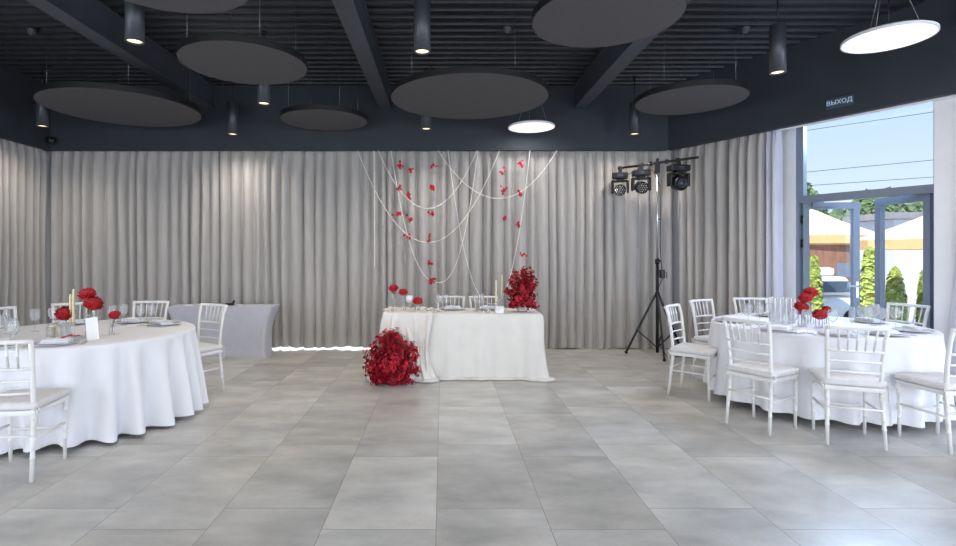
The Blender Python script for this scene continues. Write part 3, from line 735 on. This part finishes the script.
# ---------------------------------------------------------------- place settings
def make_wine(scale=1.0):
    t = thing('wine_glass', 'x', 'glass')
    s = scale
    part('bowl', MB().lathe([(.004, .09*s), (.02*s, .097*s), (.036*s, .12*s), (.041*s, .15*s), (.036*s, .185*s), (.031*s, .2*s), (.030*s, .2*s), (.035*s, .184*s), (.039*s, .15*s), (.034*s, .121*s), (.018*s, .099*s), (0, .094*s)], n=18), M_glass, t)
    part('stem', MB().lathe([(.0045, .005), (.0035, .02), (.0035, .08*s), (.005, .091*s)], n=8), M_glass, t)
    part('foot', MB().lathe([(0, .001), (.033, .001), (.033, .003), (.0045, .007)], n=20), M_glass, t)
    return t
def make_flute():
    t = thing('champagne_flute', 'x', 'glass')
    part('bowl', MB().lathe([(.004, .075), (.013, .09), (.024, .13), (.025, .17), (.021, .215), (.020, .215), (.024, .17), (.0225, .131), (.011, .093), (0, .08)], n=16), M_glass, t)
    part('stem', MB().lathe([(.0045, .005), (.0035, .02), (.004, .077)], n=8), M_glass, t)
    part('foot', MB().lathe([(0, .001), (.03, .001), (.03, .003), (.0045, .007)], n=18), M_glass, t)
    return t
WG = make_wine(); wu = [False]; FL = make_flute(); fu_ = [False]
def put_glasses(pts, where, group):
    # pts: (x, y, kind, label fragment)
    for x, y, k, lb in pts:
        pr, us = (WG, wu) if k == 'w' else (FL, fu_)
        place(pr, us, (x, y, TZ), 0, lb+' '+where, group)
put_glasses([(-3.13, 3.86, 'w', 'wine glass nearest the foreground chair'), (-3.24, 3.98, 'w', 'wine glass second from the foreground chair'), (-3.22, 3.80, 'f', 'flute nearest the foreground chair'),
             (-3.60, 4.68, 'w', 'left wine glass of the pair left of the red bloom'), (-3.53, 4.80, 'w', 'right wine glass of the pair left of the red bloom'), (-3.74, 4.55, 'f', 'flute at the left edge of the photo'),
             (-3.50, 4.2, 'w', 'wine glass in front of the pair at the left edge'),
             (-3.13, 5.02, 'w', 'left wine glass just right of the small red bloom'), (-3.07, 5.10, 'w', 'right wine glass just right of the small red bloom'),
             (-2.885, 5.06, 'w', 'left wine glass between the two back napkins'), (-2.79, 5.08, 'w', 'right wine glass between the two back napkins')], 'on the left table', 'glasses on the left table')
put_glasses([(2.93, 5.10, 'w', 'leftmost wine glass behind the front left chair'), (2.99, 5.18, 'w', 'second wine glass behind the front left chair'), (3.06, 5.12, 'w', 'third wine glass behind the front left chair'),
             (3.17, 5.34, 'f', 'flute left of the ribbed glass cylinder'), (3.22, 5.22, 'w', 'wine glass just left of the ribbed cylinder'),
             (3.08, 4.66, 'w', 'wine glass standing before the ribbed glass cylinder'), (3.16, 4.60, 'w', 'wine glass by the front left napkin'),
             (3.40, 4.62, 'w', 'wine glass left of the front centre chair top'), (3.60, 4.66, 'f', 'flute in front of the blooms'),
             (3.86, 4.83, 'w', 'nearest wine glass of the cluster right of the blooms'), (3.95, 4.78, 'w', 'wine glass in front of the open door leaf'), (3.92, 4.95, 'w', 'middle wine glass of the cluster right of the blooms'),
             (4.02, 4.92, 'f', 'flute of the cluster before the door'), (4.09, 5.05, 'w', 'rear wine glass of the cluster before the door'), (4.18, 5.12, 'w', 'rearmost wine glass before the door'), (4.12, 4.82, 'w', 'rightmost wine glass before the door')], 'on the right table', 'glasses on the right table')
put_glasses([(-.035, 6.33, 'w', 'left wine glass by the left plate'), (.045, 6.38, 'w', 'right wine glass by the left plate'), (.40, 6.38, 'w', 'left wine glass by the right plate'), (.47, 6.33, 'f', 'flute by the right plate'), (-.07, 6.42, 'f', 'flute by the left plate')], 'on the head table', 'glasses on the head table')

def make_plate():
    t = thing('charger_plate', 'x', 'plate')
    part('dish', MB().lathe([(0, .003), (.09, .003), (.11, .007), (.15, .013), (.151, .015), (.11, .010), (.09, .006), (0, .006)], n=40), M_plate, t)
    part('rim', MB().lathe([(.148, .012), (.152, .0135), (.152, .0155), (.148, .0155)], n=40), M_white, t)
    return t
def make_napkin():
    t = thing('folded_napkin', 'x', 'napkin')
    m = MB()
    for k in range(3):
        z = .004+k*.011; m.grid(lambda u, v: Vector(((u-.5)*(.21-.015*k), (v-.5)*(.12-.01*k)+.01*k, z+.008*math.sin(math.pi*v)*(1-abs(u-.5))+.003*math.sin(u*9+k)+.006)), 12, 8)
        m.box((0, .01*k, z+.002), (.2-.015*k, .11-.01*k, .01), bevel=.004)
    part('cloth_layers', m, M_cloth, t)
    return t
def make_fork():
    t = MB(); t.bar((0, -.1, .002), (0, .03, .003), .008, .002); t.box((0, .045, .004), (.02, .03, .002))
    for k in (-1, 0, 1): t.bar((k*.008, .06, .004), (k*.008, .095, .007), .003, .002)
    return part('fork', t, M_steel)
def make_knife():
    t = MB(); t.bar((0, -.1, .003), (0, -.005, .003), .011, .004); t.bar((0, -.005, .002), (0, .1, .002), .016, .0015)
    return part('knife', t, M_steel)
PL, NP, FK, KN = make_plate(), make_napkin(), make_fork(), make_knife(); FK['category'] = 'fork'; KN['category'] = 'knife'
pu, nu_, ku, kk = [False], [False], [False], [False]
def setting(cx, cy, centre, lab, side, ribbon=False, cutlery=True, tz=TZ):
    ang = math.atan2(centre.y-cy, centre.x-cx)-math.pi/2
    place(PL, pu, (cx, cy, tz), ang, 'silver charger plate '+lab, 'charger plates on the '+side)
    place(NP, nu_, (cx, cy, tz+.009), ang+R(8*math.sin(cx*9)), 'folded white napkin '+lab, 'folded napkins on the '+side)
    c, s = math.cos(ang), math.sin(ang)
    if cutlery:
        place(FK, ku, (cx-.18*c, cy-.18*s, tz), ang, 'steel fork beside the plate '+lab, 'forks on the '+side)
        place(KN, kk, (cx+.18*c, cy+.18*s, tz), ang, 'steel knife beside the plate '+lab, 'knives on the '+side)
    if ribbon:
        m = MB()
        for k in (-1, 1): m.tube([(-.06, k*.02, .0), (-.01, 0, .012), (.03, -k*.01, .006), (.07, -k*.03, .004)], .0032, 5)
        m.tube([(0, 0, .01), (.02, .02, .02), (.0, .028, .012), (-.005, .0, .01)], .003, 5)
        o = part('red_ribbon', m, M_ribbon); o.location = (cx+.09*c, cy+.09*s, tz+.05); o.rotation_euler.z = ang+.5; tag(o, 'thin red ribbon tied on the napkin '+lab, 'ribbon', 'red ribbons on the '+side)
setting(-2.93, 4.02, LT, 'nearest the viewer on the left table', 'left table', True)
setting(-3.42, 4.02, LT, 'at the front left of the left table', 'left table')
setting(-3.10, 5.32, LT, 'left of the rear glasses on the left table', 'left table')
setting(-2.70, 5.14, LT, 'at the back right of the left table', 'left table')
setting(-3.62, 5.18, LT, 'at the back left of the left table', 'left table', True)
setting(2.98, 4.72, RT, 'at the front left chair of the right table', 'right table')
setting(3.34, 4.47, RT, 'at the front centre chair, right table', 'right table', True)
setting(3.76, 4.49, RT, 'at the front right of the right table', 'right table')
setting(4.17, 4.70, RT, 'at the far right end of the right table', 'right table')
setting(2.93, 5.38, RT, 'at the left end of the right table', 'right table', cutlery=False)
setting(3.62, 5.85, RT, 'behind the ribbed cylinder, right table', 'right table')
setting(4.28, 5.33, RT, 'at the door side of the right table', 'right table')
H2 = Vector((.11, 5)); setting(.12, 6.56, H2, 'at the left place of the head table', 'head table', cutlery=False)
H2 = Vector((.5, 5)); setting(.56, 6.56, H2, 'at the right place of the head table', 'head table', cutlery=False)

# ---------------------------------------------------------------- strands on the curtain
YS = 7.865
def S(px, py): return Vector(((px-442.6)/530*YS, YS, 1.44-(py-254)/530*YS))
def cord(pts, label):
    # smooth hanging line through the given image-measured points, built at its real place before the curtain
    P = [S(*p) for p in pts]; out = []
    for i in range(len(P)-1):
        p0 = P[max(i-1, 0)]; p1 = P[i]; p2 = P[i+1]; p3 = P[min(i+2, len(P)-1)]
        for k in range(10):
            t_ = k/10; out.append(.5*((2*p1)+(-p0+p2)*t_+(2*p0-5*p1+4*p2-p3)*t_*t_+(-p0+3*p1-3*p2+p3)*t_**3))
    out.append(P[-1])
    o = part('rope_garland', MB().tube(out, .0058, 6), M_rope); tag(o, label, 'cord', 'white cords hung in loops on the curtain')
def para(xa, xb, ybot, xm=None, ytop=150.5, pw=2.0):
    xm = xm if xm is not None else (xa+xb)/2; L = []
    for k in range(-8, 9):
        f = k/8; x = xm+(xb-xm)*f if f > 0 else xm+(xm-xa)*f
        L.append((x, ybot-(ybot-ytop)*abs(f)**pw))
    return L
cord(para(378, 477, 208.5, 428), 'white cord in the shallow loop at the left of the flower strands')
cord(para(357.5, 499.5, 242.5, 428), 'white cord in the widest loop passing under the shallow one')
cord(para(391, 478, 282.5, 438.5, pw=2.4), 'white cord in the deep narrow loop ending just above the chairs')
cord(para(438, 557, 198.5, 499), 'white cord in the loop on the right reaching towards the table bouquet')
cord(para(448, 530, 304, 492, pw=2.3), 'white cord in the deepest loop hanging behind the candles')
cord([(374, 150.5), (374.3, 190), (374.6, 268)], 'straight white cord hanging at the left of all loops')
cols = [([(399.5, 165.5), (399.5, 189.6), (396.8, 214.2)], 'leftmost'), ([(410.7, 170), (409.5, 195.6), (410.3, 218.4), (407.7, 236)], 'second from the left'),
        ([(434, 165.5), (432.6, 188.5), (432, 213.5), (428.6, 237), (430, 262.6), (432, 281)], 'third from the left'),
        ([(502, 171.8), (503.4, 189.8), (505.8, 218.5)], 'fourth from the left'), ([(520, 164.2), (519.3, 194.2), (518.5, 224.4), (522.2, 255.4)], 'rightmost')]
nth = ['topmost', 'second', 'third', 'fourth', 'fifth', 'lowest']
rd = random.Random(4)
big = {(0, 0), (2, 1), (4, 0), (1, 1), (2, 5), (3, 1)}
for ci, (pts, nm) in enumerate(cols):
    P = [S(*p) for p in pts]; top = Vector((P[0].x, YS, 2.979))
    lo = P[-1]-Vector((0, 0, .03)); full = [top]+P+[lo]
    o = part('hanging_thread', MB().tube(full, .0016, 5), M_thread); tag(o, 'thin pale thread of red flowers, '+nm+' before the curtain', 'thread', 'threads with red flowers')
    for k, p in enumerate(P):
        A = MB(); n = 9 if (ci, k) in big else 5
        for j in range(n):
            off = Vector((rd.gauss(0, .026), -.012+rd.gauss(0, .010), rd.gauss(0, .022)))
            floret(A, off, (rd.uniform(-1, 1), -1, rd.uniform(-.6, .8)), .025, rd)
        t = thing('hanging_flowers', (nth[k] if k < len(P)-1 else 'lowest')+' red flower cluster on the thread '+nm, 'flowers', p, 0, 'red flower clusters on the threads')
        part('petals', A, M_crim, t); part('stem_knot', MB().tube([(0, 0, -.02), (0, 0, .02)], .006, 6), M_crimd, t)

# ---------------------------------------------------------------- lighting stand
t = thing('lighting_stand', 'black tripod lighting stand with crossbar in front of the corner of the curtains', 'stand', (3.03, 7.48, 0))
part('base_post', MB().tube([(0, 0, .05), (0, 0, 1.36)], .022, 12), M_blackm, t)
part('upper_post', MB().tube([(0, 0, 1.36), (0, 0, 2.60)], .015, 12), M_steel, t, 'silver inner tube')
part('head_clamp', MB().box((0, 0, 2.66), (.06, .06, .16), bevel=.008).box((0, 0, 2.76), (.03, .03, .06)), M_blackm, t)
wb = part('winch', MB().box((.06, -.02, 1.16), (.06, .07, .12), bevel=.01), M_blackm, t); part('winch_handle', MB().tube([(.09, -.03, 1.18), (.12, -.03, 1.18), (.12, -.03, 1.1)], .006, 6), M_blackm, wb)
part('collar', MB().lathe([(.022, .83), (.034, .83), (.034, .9), (.022, .9)], n=14), M_blackm, t)
part('collar', MB().lathe([(.022, 1.3), (.032, 1.3), (.032, 1.37), (.016, 1.37)], n=14), M_blackm, t)
part('knob', MB().tube([(.02, 0, 1.34), (.055, 0, 1.34)], .012, 8), M_blackm, t)
part('pin_knob', MB().tube([(.012, 0, 1.93), (.045, 0, 1.93)], .008, 8), M_blackm, t)
for (x, y) in ((-.37, .20), (-.06, -.38), (.36, -.02)):
    part('leg', MB().bar((x*.06, y*.06, .86), (x, y, .02), .022, .03), M_blackm, t); part('foot', MB().tube([(x*.98, y*.98, .0), (x*1.02, y*1.02, .035)], .02, 8), M_black, t)
    part('brace', MB().bar((0, 0, .12), (x*.62, y*.62, .34), .016, .016), M_blackm, t)
B0 = Vector((-.45, .32, 2.70)); B1 = Vector((.49, -.2, 2.77))
part('crossbar', MB().tube([B0, B1], .017, 10), M_blackm, t)
for f in (.03, .3, .42, .62, .75): p = B0.lerp(B1, f); part('bar_clamp', MB().box(p, (.035, .05, .06), bevel=.006), M_blackm, t)
def head(f, label, wash, yaw, sc=1.0, pitch=12):
    p = B0.lerp(B1, f)+Vector((3.03, 7.48, 0)); t = thing('moving_head', label, 'stage light', p-Vector((0, 0, .03)), yaw, 'moving head lights on the stand')
    part('clamp', MB().box((0, 0, -.01), (.05, .04, .05)).tube([(-.03, 0, .03), (.03, 0, .03)], .026, 8), M_blackm, t)
    b = part('base_box', MB().box((0, 0, -.085), (.25*sc, .16, .09), bevel=.018), M_blackm, t)
    part('display', MB().box((.0, -.081, -.085), (.07, .003, .035)), M_lampb, b)
    y = MB(); y.box((0, 0, -.145), (.1, .1, .03), bevel=.005); y.box((0, 0, -.165), (.27*sc, .09, .03), bevel=.008)
    for s in (-1, 1): y.box((s*.12*sc, 0, -.25), (.035, .10, .18), bevel=.012)
    part('yoke', y, M_blackm, t)
    rot = Matrix.Rotation(R(90+pitch), 3, 'X'); c = Vector((0, -.01, -.29))
    r = .092*sc
    hd = part('lamp_head', MB().lathe([(0, -.13), (r*.7, -.12), (r, -.05), (r, .07), (r*.93, .085), (r*.9, .075), (0, .07)], c, 28, rot=rot), M_blackm, t)
    if wash:
        L_ = MB()
        for q in range(-2, 3):
            for s_ in range(-2, 3):
                x, yy = (q+.5*(s_ % 2))*.032, s_*.028
                if math.hypot(x, yy) < r*.86: L_.lathe([(0, .088), (.0125, .082), (.0125, .07)], c+rot @ Vector((x, yy, 0)), 8, rot=rot)
        part('led_lenses', L_, M_steel, hd)
    else:
        part('front_lens', MB().lathe([(0, .092), (.03, .09), (.045, .078), (.045, .07)], c, 20, rot=rot), M_lampb, hd)
        part('lens_ring', MB().lathe([(.052, .08), (.06, .09), (.068, .08)], c, 24, rot=rot), M_lampb, hd)
head(.03, 'leftmost moving head light with round LED face turned slightly left', True, R(-20), .88)
head(.30, 'middle moving head light with round LED face', True, R(-8), .95)
head(.76, 'rightmost moving head light with a single dark lens', False, R(10), 1.12)
o = part('power_cable', MB().tube([(3.10, 7.46, 1.1), (3.03, 7.44, .98), (2.99, 7.42, .8), (3.0, 7.41, .5), (3.02, 7.40, .2), (3.1, 7.3, .01), (3.3, 7.4, .008), (3.45, 7.3, .008)], .005, 6), M_black); tag(o, 'black power cable hanging down the lighting stand', 'cable')
o = part('power_cable', MB().tube([(2.6, 7.8, 2.64), (2.72, 7.72, 2.60), (2.87, 7.62, 2.70), (2.99, 7.52, 2.62), (3.055, 7.45, 2.4), (3.06, 7.45, 2.0), (3.06, 7.45, 1.5), (3.08, 7.45, 1.22)], .005, 6), M_black); tag(o, 'black cable looped under the crossbar and down the silver tube', 'cable')

# ---------------------------------------------------------------- outside
M_pave = mat('pale_paving', (206, 202, 196), .9, noise=.08, nscale=1.5)
M_leaf = mat('thuja_foliage', (166, 178, 92), .8, noise=.45, nscale=9)
M_leaf2 = mat('hedge_foliage', (112, 134, 98), .8, noise=.45, nscale=2)
M_yel = mat('yellow_blossom', (232, 220, 60), .8, noise=.3, nscale=30)
M_canv = mat('cream_canvas', (232, 226, 212), .8, noise=.04)
M_tan = mat('tan_canvas', (222, 176, 122), .8, noise=.05)
M_wood = mat('brown_boards', (150, 108, 88), .8, noise=.2, nscale=3, stretch=(6, 1, 1))
M_house = mat('white_render', (214, 218, 230), .9, noise=.03, nscale=2)
M_car = mat('white_car_paint', (236, 238, 240), .25); M_cglass = mat('dark_car_glass', (70, 84, 100), .1); M_tail = mat('red_tail_light', (214, 40, 50), .3)
M_patio = mat('weathered_wood', (150, 146, 150), .7, noise=.1)
struct('floor', MB().box((22, 20, -.72), (44, 32, .1)), M_pave)
struct('floor', MB().prism([W(.4, .62), W(6, .62), W(6, 2.6), W(.4, 2.6)], -.3, -.02), M_pave)
def at(px, Y): return (px-442.6)/530*Y
def bush(mb, c, rx, ry, h, n, rd, r=.05):
    for _ in range(n):
        z = rd.random(); a = rd.uniform(0, 6.283); k = math.sqrt(1-z**1.6)*(.75+.3*rd.random())+.05
        p = Vector((c[0]+rx*k*math.cos(a), c[1]+ry*k*math.sin(a), c[2]+.05+h*z)); floret(mb, p, (math.cos(a), math.sin(a), .7), r*rd.uniform(.7, 1.4), rd, 4)
rd = random.Random(9)
for px, Y, h, w, lb in [(814, 10.5, 1.9, .16, 'narrow green conifer seen through the left door leaf'), (869.5, 9.0, 2.05, .17, 'bright conifer seen in the gap between the door leaves'),
                        (895, 11.5, 1.65, .22, 'green conifer behind the right door leaf against the white wall'), (924, 11.5, 1.6, .12, 'slim green conifer at the right edge of the door')]:
    t = thing('conifer', lb, 'tree', (at(px, Y), Y, -.67), 0, 'conifers outside the door')
    m = MB(); bush(m, (0, 0, .1), w, w, h, 900, rd, .055); part('foliage', m, M_leaf, t); part('trunk', MB().tube([(0, 0, 0), (0, 0, h*.7)], [.03, .015], 6), M_wood, t)
t = thing('flower_bush', 'low yellow flowering bush outside between the door leaves', 'bush', (at(868, 7.6), 7.6, -.67))
m = MB(); bush(m, (0, 0, .5), .16, .16, .42, 420, rd, .03); part('blossoms', m, M_yel, t); m = MB(); bush(m, (0, 0, .1), .18, .18, .5, 300, rd, .04); part('foliage', m, M_leaf, t)
# patio umbrellas
def umbrella(x, y, r, z0, z1, lb):
    t = thing('patio_umbrella', lb, 'umbrella', (x, y, -.67), 0, 'cream patio umbrellas')
    part('canopy', MB().lathe([(.0, z1+.67), (r*.5, z0+(z1-z0)*.45+.67), (r, z0+.67), (r*.98, z0+.66), (r*.5, z0+(z1-z0)*.45+.65), (0, z1+.64)], n=8, smooth=False), M_canv, t)
    part('valance', MB().lathe([(r, z0+.67), (r*1.004, z0+.49), (r*.995, z0+.49), (r*.99, z0+.66)], n=8, smooth=False), M_tan, t)
    part('pole', MB().tube([(0, 0, 0), (0, 0, z1+.7)], .03, 8), M_patio, t); part('base', MB().box((0, 0, .04), (.6, .6, .08)), M_blackm, t)
umbrella(at(803, 12.6), 12.6, 1.5, 1.85, 2.6, 'cream patio umbrella with tan valance behind the left door leaf')
umbrella(at(939, 9.7), 9.7, 1.3, 1.70, 2.25, 'cream patio umbrella with tan valance behind the right door leaf')
# buildings
t = thing('white_building', 'pale rendered building beyond the patio at the right', 'building', (15.0, 15.9, -.67))
part('wall', MB().box((0, 0, 1.55), (4.2, 1.5, 3.1)), M_house, t); part('roof', MB().box((0, 0, 3.2), (4.6, 1.9, .18)), M_patio, t)
part('window', MB().box((1.1, -.76, 1.6), (.8, .04, 1)), M_cglass, t)
t = thing('wooden_shed', 'brown boarded shed behind the parked car', 'building', (at(826, 17), 17.5, -.67))
part('wall', MB().box((0, 0, 1.25), (2.2, 1.2, 2.5)), M_wood, t); part('roof', MB().box((0, 0, 2.58), (2.5, 1.6, .14), Matrix.Rotation(R(4), 3, 'Y')), M_patio, t); part('sign_board', MB().box((.5, -.62, 1.6), (.5, .03, .45)), M_frame, t)
# car
t = thing('parked_car', 'white hatchback parked outside, seen through the left door leaf', 'car', (at(787, 14.9), 14.9, -.67), R(8))
body = MB(); secs = [(-2.0, .35, .75), (-1.9, .25, .95), (-1.3, .2, 1.0), (-.6, .2, 1.02), (.6, .2, 1.04), (1.6, .22, 1.02), (1.95, .3, .95), (2.02, .4, .7)]
body.grid(lambda u, v: (lambda s: Vector((s[0], -.84*math.cos(v*math.pi)*(1 if .1 < v < .9 else .98), s[1]+(s[2]-s[1])*math.sin(v*math.pi)**.35)))(secs[int(round(u*7))]), 7, 16)
part('body', body, M_car, t)
part('cabin', MB().box((.35, 0, 1.24), (2.5, 1.42, .5), taper=.78, bevel=.08), M_car, t)
part('side_window', MB().box((.35, -.665, 1.22), (1.9, .06, .3), Matrix.Rotation(R(-14), 3, 'X')), M_cglass, t); part('rear_window', MB().box((1.46, 0, 1.24), (.05, 1.1, .32), Matrix.Rotation(R(-28), 3, 'Y')), M_cglass, t)
for s in (-1, 1): part('tail_light', MB().box((1.93, s*.68, .86), (.14, .2, .26), bevel=.03), M_tail, t)
for x in (-1.25, 1.25):
    for s in (-1, 1): part('wheel', MB().lathe([(0, -.1), (.28, -.1), (.31, -.06), (.31, .06), (.28, .1), (0, .1)], (x, s*.76, .31), 24, rot=Matrix.Rotation(R(90), 3, 'X')), M_black, t)
part('roof_box', MB().box((.3, 0, 1.62), (1.7, .8, .24), bevel=.1), M_car, t)
# patio furniture
def patio_chair(x, y, rz, lb, m_):
    t = thing('patio_chair', lb, 'chair', (x, y, -.67), rz, 'patio chairs outside')
    part('seat', MB().box((0, 0, .44), (.46, .44, .04)), m_, t)
    for sx in (-1, 1):
        for sy in (-1, 1): part('leg', MB().bar((sx*.2, sy*.2, 0), (sx*.2, sy*.2, .44), .03, .03), m_, t)
        part('back_post', MB().bar((sx*.2, -.2, .44), (sx*.2, -.27, .88), .03, .03), m_, t)
    for z in (.6, .7, .8): part('slat', MB().box((0, -.2-.07*(z-.44)/.44, z), (.4, .015, .06)), m_, t)
patio_chair(at(921, 9), 9.0, R(160), 'grey slatted patio chair outside at the right of the door', M_patio)
patio_chair(at(832, 8.6), 8.6, R(205), 'bluish grey patio chair seen through the glass right of the roses', M_frame)
t = thing('patio_bench', 'dark patio bench with a rolled blanket outside, left of the grey patio chair', 'bench', (at(892, 9.6), 9.6, -.67))
part('seat', MB().box((0, 0, .5), (.9, .4, .05)), M_patio, t); 
for s in (-1, 1): part('leg', MB().box((s*.4, 0, .25), (.05, .36, .5)), M_patio, t)
o = part('rolled_blanket', MB().tube([(-.12, 0, .62), (0, 0, .66), (.1, 0, .6), (.2, 0, .64)], [.05, .1, .08, .05], 10), M_blackm); o.location = (at(897, 9.5), 9.5, -.67); tag(o, 'dark rolled blanket lying on the patio bench', 'blanket')
# distant trees and power lines
for i, (px, Y, ztop, w) in enumerate([(804, 33, 5.7, .9), (812, 38, 5.8, 1.2), (868, 42, 6.3, 2.0), (888, 36, 5.7, 1.4), (838, 54, 5.8, 2.4), (915, 46, 5.9, 2.2)]):
    t = thing('distant_tree', ['round tree top showing at the left end of the door transom', 'second tree top from the left above the transom', 'broad tree top above the transom over the door gap', 'tree top above the right door leaf', 'low wide tree behind the umbrella', 'low tree behind the white building'][i], 'tree', (at(px, Y), Y, -.67), 0, 'trees beyond the patio')
    m = MB(); bush(m, (0, 0, ztop-4.4), w, w, 5.0, 700, rd, .35); part('foliage', m, M_leaf2, t); part('trunk', MB().tube([(0, 0, 0), (0, 0, ztop-1)], [.2, .1], 8), M_wood, t)
for ya, yb, lb in [(131, 112, 'topmost power line crossing the sky'), (172.4, 160, 'middle power line crossing the sky'), (186, 177, 'lowest power line crossing the sky')]:
    Y = 26; A = Vector((at(803, Y), Y, 1.44+(254-ya)/530*Y)); Bv = Vector((at(933, Y), Y, 1.44+(254-yb)/530*Y)); d = Bv-A
    o = part('power_line', MB().tube([A-d*2, A, Bv, Bv+d*2], .013, 5), M_black); tag(o, lb, 'power line', 'power lines in the sky')
